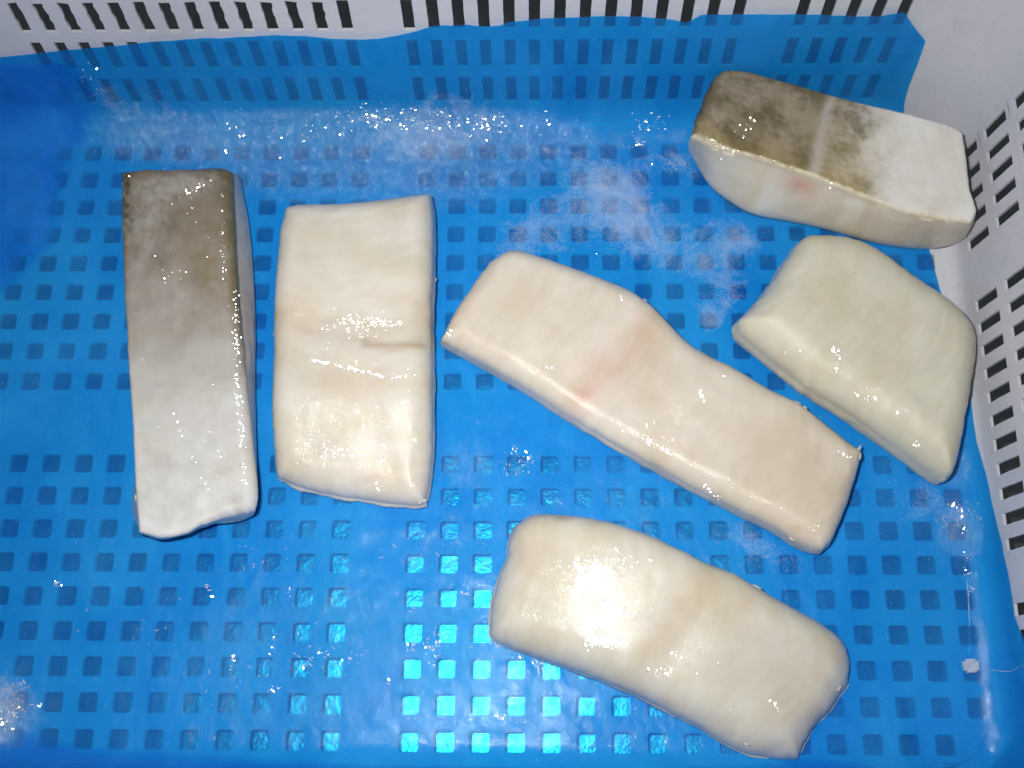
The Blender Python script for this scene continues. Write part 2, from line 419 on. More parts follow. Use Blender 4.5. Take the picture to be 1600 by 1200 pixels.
def film_pt(p, q, lift=0.0, seed=0.0):
    x, zx, tx = bend(p, HX, RR, GAPW); y, zy, ty = bend(q, HY, RB if q > 0 else 18.0, GAPW)
    # wrinkles displace along the sheet's normal
    nx, ny = -math.sin(tx)*(1 if p > 0 else -1), -math.sin(ty)*(1 if q > 0 else -1)
    nz = math.cos(tx)*math.cos(ty)
    w = .55*fbm(p+seed, q*1.0, seed, 34, 3) + .22*fbm(p*1.4+q*.5, q*.7-p*.3, 9+seed, 9, 3)
    e = (FR[:, 3]*np.exp(-((FR[:, 0]-p)**2+(FR[:, 1]-q)**2)/FR[:, 2]**2)).sum()
    c = (CR[:, 3]*np.exp(-((CR[:, 0]-p)**2+(CR[:, 1]-q)**2)/CR[:, 2]**2)).sum()
    if q > 150: c *= math.exp(-((q-150)/13)**2)
    ridg = 1-abs(noise.noise(Vector((p/7.5+q/22+seed, q/9.5, 3.3))))*2
    ridg2 = 1-abs(noise.noise(Vector((p/3.1, q/4.4+p/9, 7.3+seed))))*2
    wall_k = 1.0 if q > 128 else .32
    w += wall_k*min(c, 1.5)*(.65*ridg**3 + .22*ridg2**2) + .12*max(0, ridg)**6
    d = 1.1+lift+w
    if ty > 0 and q > 0: d += 1.1*math.sin(ty/1.4514*math.pi)**2*(.6+fbm(p, 0, 4, 20, 2))
    # long soft vertical folds where the sheet hangs on the back wall
    if q > 150: d += .9*max(0, fbm(p, q*.15, 21, 26, 2))*min(1, (q-150)/20)
    d = max(d, .5)
    X, Y, Z = x+nx*d, y+ny*d, zx+zy+nz*d
    # follow the rounded upright corners of the crate
    hx, hy, rc = HX+DR*Z-1.6, HY+DR*Z-1.6, RC+DR*Z-1.6
    ax, ay = abs(X)-(hx-rc), abs(Y)-(hy-rc)
    if ax > 0 and ay > 0:
        dd = math.hypot(ax, ay)
        if dd > rc: X = math.copysign(hx-rc+ax*rc/dd, X); Y = math.copysign(hy-rc+ay*rc/dd, Y)
    return (X, Y, Z), e, .12+min(c, 1.4)
def sheet(name, ni, nj, fp, parent, lift=0, seed=0, feather=None):
    verts = []; fr = []; cr = []; fe = []
    for j in range(nj+1):
        for i in range(ni+1):
            p, q = fp(i/ni, j/nj)
            v, e, c = film_pt(p, q, lift, seed)
            verts.append(v); fr.append(e); cr.append(c); fe.append(feather(i/ni, j/nj, p, q) if feather else 0.0)
    faces = [(j*(ni+1)+i, j*(ni+1)+i+1, (j+1)*(ni+1)+i+1, (j+1)*(ni+1)+i) for j in range(nj) for i in range(ni)]
    return mesh_obj(name, verts, faces, M_FILM, parent, True, {'frost': fr, 'crinkle': cr, 'feather': fe})
film = empty("liner_film")
tag(film, "blue translucent plastic film lining the crate floor and lower walls, frosted and wrinkled", "plastic film")
def fp_main(s, t):
    q = 0; p = 0
    for _ in range(6):
        q = -215+t*(qtop(p)+215); p = -262+s*(pright(q)+262)
    return p, q
sheet("film_sheet", 420, 330, fp_main, film)
# second layer folded over on the left
bl = np.array([(44, -215), (50, -196), (58, -180), (73, -169), (88, -164), (100, -161), (118, -162), (135, -158), (150, -150), (165, -143), (180, -140), (230, -138)])
def fp_left(s, t):
    q = 46+t*(qtop(-180)-2-46); b = float(np.interp(q, bl[:, 0], bl[:, 1]))+2.2*fbm(0, q, 5, 18, 3)
    return -262+s*(b+262), q
sheet("film_fold", 70, 110, fp_left, film, 2.2, 31, lambda s, t, p, q: min(1, max(0, 1-(1-s)*124/(16+14*fbm(p, q, 3, 20, 3)))+max(0, 1-t*4)))
bb = np.array([(-262, -118), (-175, -124), (-158, -131), (-140, -138), (-115, -142.5), (-80, -145), (-47, -148), (0, -151), (90, -153), (160, -150), (175, -147), (190, -145.5), (203, -148), (215, -152), (262, -154)])
def fp_bot(s, t):
    p = -262+s*524; b = float(np.interp(p, bb[:, 0], bb[:, 1]))+.8*fbm(p, 0, 8, 14, 3)
    return p, -215+t*(b+215)
sheet("film_fold", 200, 50, fp_bot, film, 2.6, 57, lambda s, t, p, q: max(0, 1-(1-t)*70/7))

# ------------------------------------------------------------------ fish portions
def resample(pts, n, dense=None):
    a = np.array(pts, float)
    # smooth the polyline a little (Catmull-Rom)
    P_ = np.vstack([2*a[0]-a[1], a, 2*a[-1]-a[-2]]); out = []
    for i in range(1, len(P_)-2):
        for t in np.linspace(0, 1, 12, endpoint=False):
            p0, p1, p2, p3 = P_[i-1], P_[i], P_[i+1], P_[i+2]
            out.append(.5*((2*p1)+(-p0+p2)*t+(2*p0-5*p1+4*p2-p3)*t*t+(-p0+3*p1-3*p2+p3)*t**3))
    out.append(a[-1]); out = np.array(out)
    d = np.r_[0, np.cumsum(np.hypot(*np.diff(out, axis=0).T))]; d /= d[-1]
    u = dense if dense is not None else np.linspace(0, 1, n)
    return np.stack([np.interp(u, d, out[:, 0]), np.interp(u, d, out[:, 1])], 1)
def uspace(n, L, r):
    """positions in 0..1 that crowd near both ends"""
    t = np.linspace(0, 1, n); return .5-.5*np.sign(np.cos(math.pi*t))*np.abs(np.cos(math.pi*t))**.9
def coons(sides, us, vs):
    top, right, bot, left = sides
    T = resample(top, 0, us); R = resample(right, 0, vs)
    B = resample(bot[::-1], 0, us); L = resample(left[::-1], 0, vs)
    U = us[None, :, None]; V = vs[:, None, None]
    g_ = (1-V)*T[None]+V*B[None]+(1-U)*L[:, None]+U*R[:, None]
    g_ -= (1-U)*(1-V)*T[0]+U*(1-V)*T[-1]+(1-U)*V*B[0]+U*V*B[-1]
    return g_
def dist_to_outline(G, sides):
    q = np.vstack([resample(s, 60)[:-1] for s in sides]); A = q; Bq = np.roll(q, -1, 0); D = Bq-A; L2 = (D**2).sum(1)+1e-9
    pts = G.reshape(-1, 2); best = np.full(len(pts), 1e9)
    for a, d, l in zip(A, D, L2):
        t = np.clip(((pts-a)@d)/l, 0, 1); e = np.hypot(*(pts-a-t[:, None]*d).T); best = np.minimum(best, e)
    return best.reshape(G.shape[:2])
def fish(name, label, TS, H, r, base=None, zbase=1.6, tint=None, relief=None, gloss=None, rough=.35, flare=0.0, nu=150, nv=110, rfun=None, rag=.55):
    us, vs = uspace(nu, 1, r), uspace(nv, 1, r)
    G = coons(TS, us, vs); D = dist_to_outline(G, TS)
    Hh = np.zeros(G.shape[:2])
    verts = []; uvs = []
    ctr = G.reshape(-1, 2).mean(0)
    for j in range(nv):
        for i in range(nu):
            x, y = G[j, i]; d = D[j, i]; h = H
            rr = rfun(us[i], vs[j]) if rfun else r
            e = max(0, rr-d); z = H-rr+math.sqrt(max(0, rr*rr-e*e)) if d < rr else H
            k = min(1, d/6.0)
            if relief: z += relief(x, y, us[i], vs[j])
            z += k*(rough*1.6*fbm(x, y, 3, 24, 3)+rough*.6*fbm(x, y, 8, 8, 3))
            if d < 9:      # ragged cut edge
                n_ = (.75*fbm(x, y, 17, 6, 4)+.35*max(0, fbm(x, y, 27, 2.5, 3)-.15)*2)*math.exp(-d/3.5)*rag
                vx, vy = x-ctr[0], y-ctr[1]; l_ = math.hypot(vx, vy); x += vx/l_*n_; y += vy/l_*n_
            verts.append([x, y, z]); uvs.append((us[i], vs[j], 0.0))
    if base is None:           # soften the mitre lines at the corners
        Z = np.array([q[2] for q in verts]).reshape(nv, nu)
        for _ in range(14):
            Z[1:-1, 1:-1] = .5*Z[1:-1, 1:-1]+.125*(Z[:-2, 1:-1]+Z[2:, 1:-1]+Z[1:-1, :-2]+Z[1:-1, 2:])
        for k, z in enumerate(Z.ravel()): verts[k][2] = float(z)
    faces = []
    for j in range(nv-1):
        for i in range(nu-1):
            a = j*nu+i; faces.append((a, a+nu, a+nu+1, a+1))
    # boundary loop clockwise seen from above in grid terms
    loop = [(0, i) for i in range(nu-1)]+[(j, nu-1) for j in range(nv-1)]+[(nv-1, i) for i in range(nu-1, 0, -1)]+[(j, 0) for j in range(nv-1, 0, -1)]
    lid = [j*nu+i for j, i in loop]
    if base is not None:
        GB = coons(base, us, vs); bp = [GB[j, i] for j, i in loop]
    else:
        bp = []
        L_ = np.array([verts[k][:2] for k in lid]); 
        for k in range(len(lid)):
            t = L_[(k+3) % len(L_)]-L_[k-3]; nn = np.array([t[1], -t[0]]); nn /= np.linalg.norm(nn)+1e-9
            if nn@(L_[k]-ctr) < 0: nn = -nn
            bp.append(L_[k]+nn*flare)
    K = 12; prev = lid
    tp = np.array([verts[k] for k in lid]); bp = np.array(bp)
    dirn = tp[:, :2]-ctr; dirn /= np.linalg.norm(dirn, axis=1)[:, None]
    for k in range(1, K+1):
        s = k/K
        ring = []
        for m in range(len(lid)):
            zt = tp[m, 2]; z = zt+(zbase-zt)*s
            xy = tp[m, :2]+(bp[m]-tp[m, :2])*s
            xy = xy+dirn[m]*(.9*math.sin(s*math.pi)) - dirn[m]*(2.6*max(0, s-.82)/.18*(s > .82))
            nz = rough*1.1*fbm(xy[0], xy[1], z*1.6, 9, 3)*math.sin(math.pi*min(1, s*1.0))
            xy = xy+dirn[m]*nz
            ring.append(len(verts)); verts.append([xy[0], xy[1], z]); uvs.append((us[loop[m][1]], vs[loop[m][0]], s))
        for m in range(len(lid)):
            l = (m+1) % len(lid); faces.append((prev[m], prev[l], ring[l], ring[m]))
        prev = ring
    faces.append(prev[::-1])
    # keep clear of the drafted crate walls
    for v in verts:
        v[1] = min(v[1], HY-2.6+DR*v[2]); v[0] = min(v[0], HX-1.2+DR*v[2]-max(0, 6-v[2])*.5)
    V = np.array(verts)
    tc = np.array([tint(*verts[k], *uvs[k]) for k in range(len(verts))])
    # faint muscle bands running across the piece
    lu = np.hypot(*(G[nv//2, -1]-G[nv//2, 0])); lv = np.hypot(*(G[-1, nu//2]-G[0, nu//2]))
    for k in range(len(verts)):
        a_, b_ = (uvs[k][0]*lu, uvs[k][1]*lv) if lu > lv else (uvs[k][1]*lv, uvs[k][0]*lu)
        m_ = fbm((a_+.25*abs(b_-22))*1.0, b_*.16, 41, 3.2, 3)
        m2 = fbm(a_*.8, b_*.4, 51, 12, 4)
        tc[k] *= np.array([1+.045*m_+.05*m2, 1+.055*m_+.06*m2, 1+.08*m_+.10*m2])
    gc = np.array([gloss(*verts[k], *uvs[k]) if gloss else .6 for k in range(len(verts))])
    org = np.array([ctr[0], ctr[1], 0.0])
    o = mesh_obj(name, V-org, faces, M_FISH, None, True, {'tint': tc, 'gloss': gc})
    o.location = Vector(org.tolist())*MM
    import bmesh
    bm = bmesh.new(); bm.from_mesh(o.data); bmesh.ops.recalc_face_normals(bm, faces=bm.faces); bm.to_mesh(o.data); bm.free()
    tag(o, label, "fish fillet", "frozen fish portions lying in the crate")
    return o
def mixc(a, b, t): t = max(0, min(1, t)); return np.array(a)*(1-t)+np.array(b)*t
def blob(x, y, cx, cy, rx, ry, ang=0):
    c, s = math.cos(math.radians(ang)), math.sin(math.radians(ang)); dx, dy = x-cx, y-cy
    return math.exp(-((dx*c+dy*s)/rx)**2-((-dx*s+dy*c)/ry)**2)
def seg(x, y, pts, w):
    best = 0
    for (x0, y0), (x1, y1) in zip(pts[:-1], pts[1:]):
        L2 = (x1-x0)**2+(y1-y0)**2; t = max(0, min(1, ((x-x0)*(x1-x0)+(y-y0)*(y1-y0))/L2))
        best = max(best, math.exp(-((x-x0-t*(x1-x0))**2+(y-y0-t*(y1-y0))**2)/w**2))
    return best
CREAM = (.71, .655, .55); WHITE = (.74, .715, .66); TAN = (.60, .47, .31); PINK = (.62, .36, .28); GREEN = (.68, .66, .54)

# outlines on the crate floor, millimetres
D2 = [
  [(-48.0,99.7),(-45.1,100.8),(-37.9,102.0),(-19.7,102.5),(-1.5,105.0),(10.6,107.0),(17.2,107.9),(20.3,108.6)],
  [(20.3,108.6),(22.0,95.7),(22.7,69.5),(22.4,46.9),(23.6,15.8),(24.4,-14.2),(23.3,-28.6),(21.6,-39.6)],
  [(21.6,-39.6),(14.2,-40.1),(-8.6,-37.4),(-25.8,-34.5),(-37.2,-31.3),(-44.7,-27.5)],
  [(-44.7,-27.5),(-46.1,-20.5),(-48.0,1.6),(-49.0,26.0),(-50.2,51.1),(-49.7,77.0),(-49.6,88.5),(-48.0,99.7)],
]
D4 = [
  [(54.8,78.2),(59.3,79.7),(68.3,77.8),(80.2,73.6),(98.0,66.4),(111.2,60.6),(118.5,56.3),(129.9,46.0),(141.0,33.4),(149.3,27.2),(160.5,21.1),(174.2,12.0),(187.9,4.6),(198.6,-4.2),(209.1,-13.0),(214.0,-17.1)],
  [(214.0,-17.1),(211.6,-25.2),(208.1,-33.8),(204.0,-43.7),(198.3,-54.7),(193.1,-60.6)],
  [(193.1,-60.6),(188.7,-59.7),(182.2,-56.7),(172.9,-50.5),(156.5,-42.0),(139.9,-33.3),(117.4,-20.2),(100.3,-9.8),(83.0,0.6),(65.4,12.6),(47.6,23.4),(34.1,31.1),(27.4,35.0)],
  [(27.4,35.0),(28.1,37.6),(32.9,48.3),(41.5,62.6),(48.8,73.1),(54.8,78.2)],
]
D6 = [
  [(64.4,-47.3),(67.9,-45.3),(74.0,-44.5),(87.8,-45.8),(101.4,-48.6),(115.0,-52.9),(131.1,-60.2),(141.7,-65.6),(155.0,-70.9),(164.1,-76.2),(175.9,-82.7),(188.8,-89.2),(198.7,-95.7),(202.4,-101.0)],
  [(202.4,-101.0),(203.3,-108.6),(201.7,-116.2),(197.4,-121.3),(193.9,-126.3),(188.2,-131.3),(183.6,-137.5),(180.6,-143.2),(179.2,-146.0)],
  [(179.2,-146.0),(170.4,-145.6),(157.8,-143.5),(147.9,-139.1),(137.7,-132.9),(124.7,-126.6),(114.3,-121.5),(101.0,-115.8),(87.6,-111.1),(74.0,-106.4),(60.3,-101.8),(52.7,-98.3)],
  [(52.7,-98.3),(50.7,-94.8),(51.2,-85.7),(53.5,-75.0),(57.5,-64.0),(58.8,-57.0),(61.0,-50.8),(64.4,-47.3)],
]
D5 = [
  [(194.8,84.4),(198.8,86.2),(203.4,86.0),(213.5,85.1),(223.3,81.9),(232.9,75.4),(243.6,65.8),(256.9,54.8),(265.1,46.1),(268.5,40.3)],
  [(268.5,40.3),(269.0,34.2),(267.6,25.3),(262.6,7.3),(257.7,-10.4),(253.6,-23.2),(250.9,-28.4)],
  [(250.9,-28.4),(247.6,-29.4),(242.3,-26.1),(232.0,-17.2),(218.7,-6.8),(205.2,3.7),(191.4,12.8),(177.6,25.2),(167.7,33.8),(163.2,38.4)],
  [(163.2,38.4),(162.5,43.3),(168.3,49.7),(177.9,61.0),(186.2,73.5),(191.1,81.0),(194.8,84.4)],
]
D1T = [
  [(-124.3,114.3),(-112.3,115.6),(-100.1,115.5),(-85.1,116.8),(-77.6,117.5),(-72.9,115.8)],
  [(-72.9,115.8),(-69.6,87.0),(-65.5,55.2),(-60.4,24.5),(-55.5,-5.0),(-51.9,-25.0),(-50.0,-39.0),(-50.6,-45.1)],
  [(-50.6,-45.1),(-55.1,-46.8),(-63.1,-49.0),(-70.3,-51.5),(-75.0,-54.0),(-78.9,-56.1),(-88.2,-57.8),(-98.5,-55.7)],
  [(-98.5,-55.7),(-102.0,-36.4),(-106.7,-5.0),(-111.7,24.5),(-116.6,55.3),(-121.2,87.2),(-124.3,114.3)],
]
D1B = [
  [(-129.4,121.8),(-118.5,123.6),(-105.7,123.5),(-93.1,124.9),(-82.0,125.5),(-74.4,122.0)],
  [(-74.4,122.0),(-68.2,99.1),(-63.6,72.1),(-61.2,49.2),(-59.4,17.5),(-57.0,-13.1),(-56.0,-33.8),(-58.1,-44.3)],
  [(-58.1,-44.3),(-63.1,-46.7),(-70.2,-47.5),(-74.5,-47.3),(-80.1,-49.0),(-87.0,-51.9),(-96.9,-53.7),(-106.7,-50.2)],
  [(-106.7,-50.2),(-111.9,-39.8),(-111.4,-13.2),(-115.4,17.4),(-119.8,49.2),(-125.0,82.3),(-128.3,106.1),(-129.4,121.8)],
]
D3T = [
  [(157.3,161.3),(162.4,161.6),(178.4,156.4),(195.8,150.5),(207.2,146.3),(221.5,141.9),(235.8,138.1),(249.9,133.7),(261.1,129.7),(265.3,126.0)],
  [(265.3,126.0),(265.4,112.0),(265.0,99.1),(266.8,88.1),(263.7,81.2)],
  [(263.7,81.2),(252.9,82.5),(241.9,84.7),(228.2,89.1),(214.5,95.2),(200.8,101.6),(186.9,107.5),(170.0,114.0),(155.7,118.3),(142.1,126.3)],
  [(142.1,126.3),(144.3,135.6),(148.3,145.7),(152.3,155.2),(157.3,161.3)],
]
D3B = [
  [(163.7,168.8),(170.8,169.5),(186.5,165.1),(205.1,159.1),(220.5,154.0),(232.7,149.3),(248.0,144.6),(260.1,140.9),(272.0,135.9),(277.7,130.7)],
  [(277.7,130.7),(278.9,115.0),(280.2,104.8),(279.8,96.3),(272.7,87.7)],
  [(272.7,87.7),(263.3,84.3),(251.1,83.7),(233.2,86.4),(209.4,93.2),(191.4,97.6),(173.3,102.4),(161.4,110.3),(152.5,119.7),(146.4,136.5)],
  [(146.4,136.5),(149.0,145.4),(152.5,154.4),(157.7,163.4),(163.7,168.8)],
]
#@@END@@

# F2: cream slab second from left
def t2(x, y, z, u, v, s):
    c = mixc(CREAM, WHITE, .5+.9*fbm(x, y, 0, 30, 3)); n_ = fbm(x*.35, y, 2, 10, 4)
    c = mixc(c, TAN, .50*math.exp(-((y-42-3*n_)/9)**2)*(.7+n_)+.46*blob(x, y, -8, 12, 26, 7)+.35*blob(x, y, 4, -28, 16, 7)+.15*math.exp(-((y-100)/4)**2))
    c = mixc(c, (.45, .33, .22), .72*seg(x, y, [(-6, 30), (6, 28), (19, 30)], 2.2)+.2*seg(x, y, [(-34, 36), (-6, 31)], 2))  # brown line paints in the shading above the crease
    return c*(1-.0*s)
def r2(x, y, u, v):
    pr = float(np.interp(y, [-42, -30, -20, -8, 2, 14, 24, 34, 41, 49, 60, 85, 100, 108], [-9, -7.6, -5.5, -3.0, -.9, -.7, -.9, -1.0, -.8, .5, 2.2, 2.4, 1.2, -1.5]))
    return pr+2.1*seg(x, y, [(-34, 31), (-20, 28.5), (-4, 24.5), (8, 22), (19, 24)], 3.6)-1.0*seg(x, y, [(-34, 37), (-4, 31), (20, 31)], 3.6)
fish("fish_fillet", "cream rectangular skinless fillet with a raised crease across it, right of the skin-topped upright piece", D2, 25, 10.5, tint=t2, relief=r2, gloss=lambda *a: .8, rough=.5)

# F4: long pinkish diagonal
def t4(x, y, z, u, v, s):
    c = mixc((.70, .625, .53), (.735, .69, .61), .5+.9*fbm(x, y, 0, 28, 3))
    c = mixc(c, PINK, .40*seg(x, y, [(121, 38), (112, 28), (100, 18), (92, 8)], 8.5)*(.85+.5*fbm(x, y, 1, 12, 4))+.42*blob(x, y, 91, 6, 5.5, 3.2, 30))
    c = mixc(c, TAN, .42*blob(x, y, 180, -25, 22, 26, -35)+.22*seg(x, y, [(50, 66), (42, 50)], 6)+.5*blob(x, y, 182, -52, 3, 2))
    c = mixc(c, TAN, .25*seg(x, y, [(128, 34), (118, 6)], 6)); return c
def r4(x, y, u, v):
    return -3.4*seg(x, y, [(140, 44), (120, 18), (110, -10)], 12)+1.2*blob(x, y, 140, 12, 18, 18)-1.5*blob(x, y, 205, -20, 14, 30)+.8*seg(x, y, [(204, -14), (206, -27)], 1.6)+1.0*blob(x, y, 186, 3, 4, 2, -35)
fish("fish_fillet", "longest fillet, pinkish white, lying diagonally in the middle with a pink streak", D4, 22, 9.5, tint=t4, relief=r4, gloss=lambda *a: .7, rough=.45)

# F6: bottom
def t6(x, y, z, u, v, s):
    c = mixc((.67, .64, .53), (.71, .69, .62), .5+.9*fbm(x, y, 0, 30, 3)); c = mixc(c, TAN, .12*max(0, fbm(x, y, 77, 14, 4))*3)
    c = mixc(c, TAN, .35*blob(x, y, 70, -62, 14, 22, 20)+.42*seg(x, y, [(138, -78), (126, -94), (118, -104)], 7)+.3*blob(x, y, 150, -86, 16, 12)+.2*blob(x, y, 172, -120, 16, 14))
    return mixc(c, (.35, .26, .14), .6*blob(x, y, 82, -47.5, 4, 2.2))
fish("fish_fillet", "thick cream fillet lying along the bottom edge with a broad glare spot", D6, 27, 13.5, tint=t6, relief=lambda x, y, u, v: -1.0*seg(x, y, [(142, -74), (124, -108)], 9)-.0021*((x-126)**2+(y+70)**2)*.9+2.2, gloss=lambda *a: .55, rough=.35)

# F5: right
def t5(x, y, z, u, v, s):
    c = mixc(GREEN, (.70, .68, .57), .5+.9*fbm(x, y, 0, 30, 3))
    return mixc(c, TAN, .25*seg(x, y, [(236, 40), (228, 22), (214, 8)], 5)+.18*blob(x, y, 205, 48, 16, 12)+.15*blob(x, y, 190, 20, 30, 5, -35))
fish("fish_fillet", "greenish white four-sided fillet beside the right wall, below the skin-topped piece", D5, 28, 15, tint=t5, relief=lambda x, y, u, v: -.6*seg(x, y, [(238, 44), (212, 4)], 5), gloss=lambda *a: 1.3, rough=.4)

# F1: left, skin up
def t1(x, y, z, u, v, s):
    n1 = fbm(x, y, 0, 16, 5); n2 = fbm(x, y, 4, 2.6, 4); n3 = fbm(x*1.1, y*.8, 11, 7, 4)
    base = mixc((.74, .745, .74), (.60, .59, .57), .3+.6*n1+.2*n3+.5*max(0, (y+10)/60))
    t = (y-118)/-175.0                      # 0 at the dark end
    k = 1/(1+math.exp((t-.50+.09*n1+.05*n3)*9))
    skin = mixc((.22, .185, .145), (.33, .285, .245), .5+.6*n1+.25*n3+.2*n2)
    dark = mixc((.055, .05, .025), (.13, .11, .055), .5+n2)
    el, er = u*46, (1-u)*46
    fade = max(0, 1-t/.52)
    dk = fade*(math.exp(-(el/(2.2+2.6*max(0, .3-t)*5+1.5*n1))**2)*.9+math.exp(-(er/(2.6+3*max(0, .3-t)*4+2*n1))**2)*.95)
    dk *= 1.25; dk += max(0, 1-t/.05)*(.65+.9*n2)+.45*max(0, 1-t/.3)*max(0, n1+.25*n3+.12)*2
    c = mixc(base, skin, k); c = mixc(c, dark, dk)
    c = mixc(c, (.25, .19, .075), .6*k*blob(x, y, -78, 66, 12, 24)*(.8+n2))
    c = mixc(c, (.20, .165, .07), .7*math.exp(-(er/3.2)**2)*max(0, min(1, (.62-t)/.15)))
    ice = .75*blob(x, y, -100, 106, 17, 6, 8)+.5*blob(x, y, -108, 85, 8, 16)+.25*max(0, n1+n3)
    c = mixc(c, (.44, .43, .41), max(0, min(.7, ice*(.8+n2))))
    side = mixc((.64, .62, .56), (.62, .50, .42), .6*blob(x, y, -62, 50, 9, 22))
    return mixc(c, side, min(1, s*14))
fish("fish_fillet", "upright fillet at far left with grey-brown skin darkest at its top end", D1T, 28, 2.2, base=D1B, tint=t1, relief=lambda x, y, u, v: .5*blob(x, y, -82, 112, 14, 4)-2.6*v*v+.5, gloss=lambda x, y, z, u, v, s: 1.0+2.0*math.exp(-((u-.9)/.06)**2), rough=.4, rfun=lambda u, v: 2.0+4*max(0, u-.5)*2)

# F3: top right, skin up
def t3(x, y, z, u, v, s):
    n1 = fbm(x, y, 0, 14, 5); n2 = fbm(x, y, 4, 2.4, 5)
    k = 1/(1+math.exp((u-.60+.06*n1+.04*n2-.02*v)*26))
    white = mixc((.74, .72, .66), (.84, .83, .80), .6+.5*n1+.8*(u-.7))
    skin = mixc((.17, .14, .075), (.36, .30, .215), .5+.8*n1+.5*n2+.25*blob(u, v, .45, .5, .2, .4))
    skin = mixc(skin, (.36, .29, .12), .6*max(0, min(1, (v-.72+.15*n1)/.25))+.3*blob(u, v, .5, .6, .1, .3))
    dark = (.09, .075, .03)
    skin = mixc(skin, dark, .85*max(0, 1-u/.05)*(.7+n2)+.55*max(0, 1-v/.10)*(.6+n1))
    c = mixc(white, skin, k)
    c = mixc(c, (.55, .50, .46), .8*math.exp(-((u-.47+.03*v-.015*n2)/.021)**2))
    c = mixc(c, (.55, .42, .14), .55*math.exp(-((u-.60)/.07)**2)*max(0, v-.2)*(.8+n2))
    c = mixc(c, (.66, .60, .48), .8*max(0, (v-.955+.02*n2)/.03))
    side = mixc((.76, .73, .64), (.72, .64, .51), .5+.6*(u-.4)+n1)
    side = mixc(side, (.62, .33, .26), .75*blob(x, y, 192, 105, 8, 7)*math.exp(-((z-33)/6.5)**2))
    return mixc(c, side, min(1, s*12))
fish("fish_fillet", "fillet wedged in the top right corner, olive-brown skin on its left part", D3T, 40, 2.0, base=D3B, tint=t3, gloss=lambda *a: .6, rough=.35, rfun=lambda u, v: 2.0+3*max(0, .12-u)/.12)

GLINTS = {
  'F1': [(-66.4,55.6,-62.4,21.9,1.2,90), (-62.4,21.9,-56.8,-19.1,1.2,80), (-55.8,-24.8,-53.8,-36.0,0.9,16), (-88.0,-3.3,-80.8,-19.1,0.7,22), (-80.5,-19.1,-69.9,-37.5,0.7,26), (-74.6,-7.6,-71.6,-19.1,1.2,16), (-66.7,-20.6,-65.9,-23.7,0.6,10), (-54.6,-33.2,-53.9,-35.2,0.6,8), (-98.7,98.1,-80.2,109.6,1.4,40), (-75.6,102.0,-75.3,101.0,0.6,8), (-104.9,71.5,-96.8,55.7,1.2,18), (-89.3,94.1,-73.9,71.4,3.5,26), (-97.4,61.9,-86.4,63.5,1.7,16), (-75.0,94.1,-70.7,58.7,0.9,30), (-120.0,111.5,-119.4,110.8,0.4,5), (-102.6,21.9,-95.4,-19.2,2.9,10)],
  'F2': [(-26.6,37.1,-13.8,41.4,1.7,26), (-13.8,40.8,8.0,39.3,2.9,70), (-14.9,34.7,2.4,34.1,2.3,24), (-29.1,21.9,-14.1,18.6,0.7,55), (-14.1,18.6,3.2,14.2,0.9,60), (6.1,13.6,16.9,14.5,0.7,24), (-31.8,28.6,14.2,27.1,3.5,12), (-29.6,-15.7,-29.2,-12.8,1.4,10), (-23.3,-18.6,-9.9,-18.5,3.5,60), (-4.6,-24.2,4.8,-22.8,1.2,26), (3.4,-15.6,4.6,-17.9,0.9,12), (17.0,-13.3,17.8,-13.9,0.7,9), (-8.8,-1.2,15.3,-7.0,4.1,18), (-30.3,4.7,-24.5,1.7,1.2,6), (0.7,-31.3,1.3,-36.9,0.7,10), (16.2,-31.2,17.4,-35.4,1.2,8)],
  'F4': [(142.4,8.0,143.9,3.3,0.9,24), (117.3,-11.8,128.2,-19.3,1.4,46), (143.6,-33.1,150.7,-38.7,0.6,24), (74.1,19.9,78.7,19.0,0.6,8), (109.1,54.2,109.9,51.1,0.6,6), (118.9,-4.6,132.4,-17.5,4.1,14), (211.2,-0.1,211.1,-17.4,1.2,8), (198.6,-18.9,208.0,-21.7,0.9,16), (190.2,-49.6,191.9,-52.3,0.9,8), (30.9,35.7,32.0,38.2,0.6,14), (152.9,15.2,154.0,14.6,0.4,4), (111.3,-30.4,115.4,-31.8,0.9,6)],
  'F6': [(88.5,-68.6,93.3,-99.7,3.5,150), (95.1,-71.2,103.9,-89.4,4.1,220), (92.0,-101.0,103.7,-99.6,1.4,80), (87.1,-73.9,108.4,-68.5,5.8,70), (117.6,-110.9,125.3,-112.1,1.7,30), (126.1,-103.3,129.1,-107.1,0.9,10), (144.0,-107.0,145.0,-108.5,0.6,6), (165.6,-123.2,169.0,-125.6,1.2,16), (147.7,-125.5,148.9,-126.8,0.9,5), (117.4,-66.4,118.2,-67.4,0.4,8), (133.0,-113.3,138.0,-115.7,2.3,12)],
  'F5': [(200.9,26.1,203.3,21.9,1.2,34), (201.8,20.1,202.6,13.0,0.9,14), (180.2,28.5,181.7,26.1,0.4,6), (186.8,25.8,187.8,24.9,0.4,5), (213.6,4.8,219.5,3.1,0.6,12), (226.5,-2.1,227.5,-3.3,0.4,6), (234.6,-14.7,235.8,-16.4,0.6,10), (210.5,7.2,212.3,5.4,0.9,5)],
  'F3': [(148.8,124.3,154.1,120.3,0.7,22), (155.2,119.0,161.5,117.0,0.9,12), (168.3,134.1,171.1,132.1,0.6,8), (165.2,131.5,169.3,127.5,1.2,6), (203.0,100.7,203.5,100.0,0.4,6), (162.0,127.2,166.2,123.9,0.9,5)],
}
from mathutils.bvhtree import BVHTree
import bmesh
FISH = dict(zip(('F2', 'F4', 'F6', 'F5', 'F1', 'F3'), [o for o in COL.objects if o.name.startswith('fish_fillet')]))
VIEWN = Vector((0.0, -0.05, 1.0))
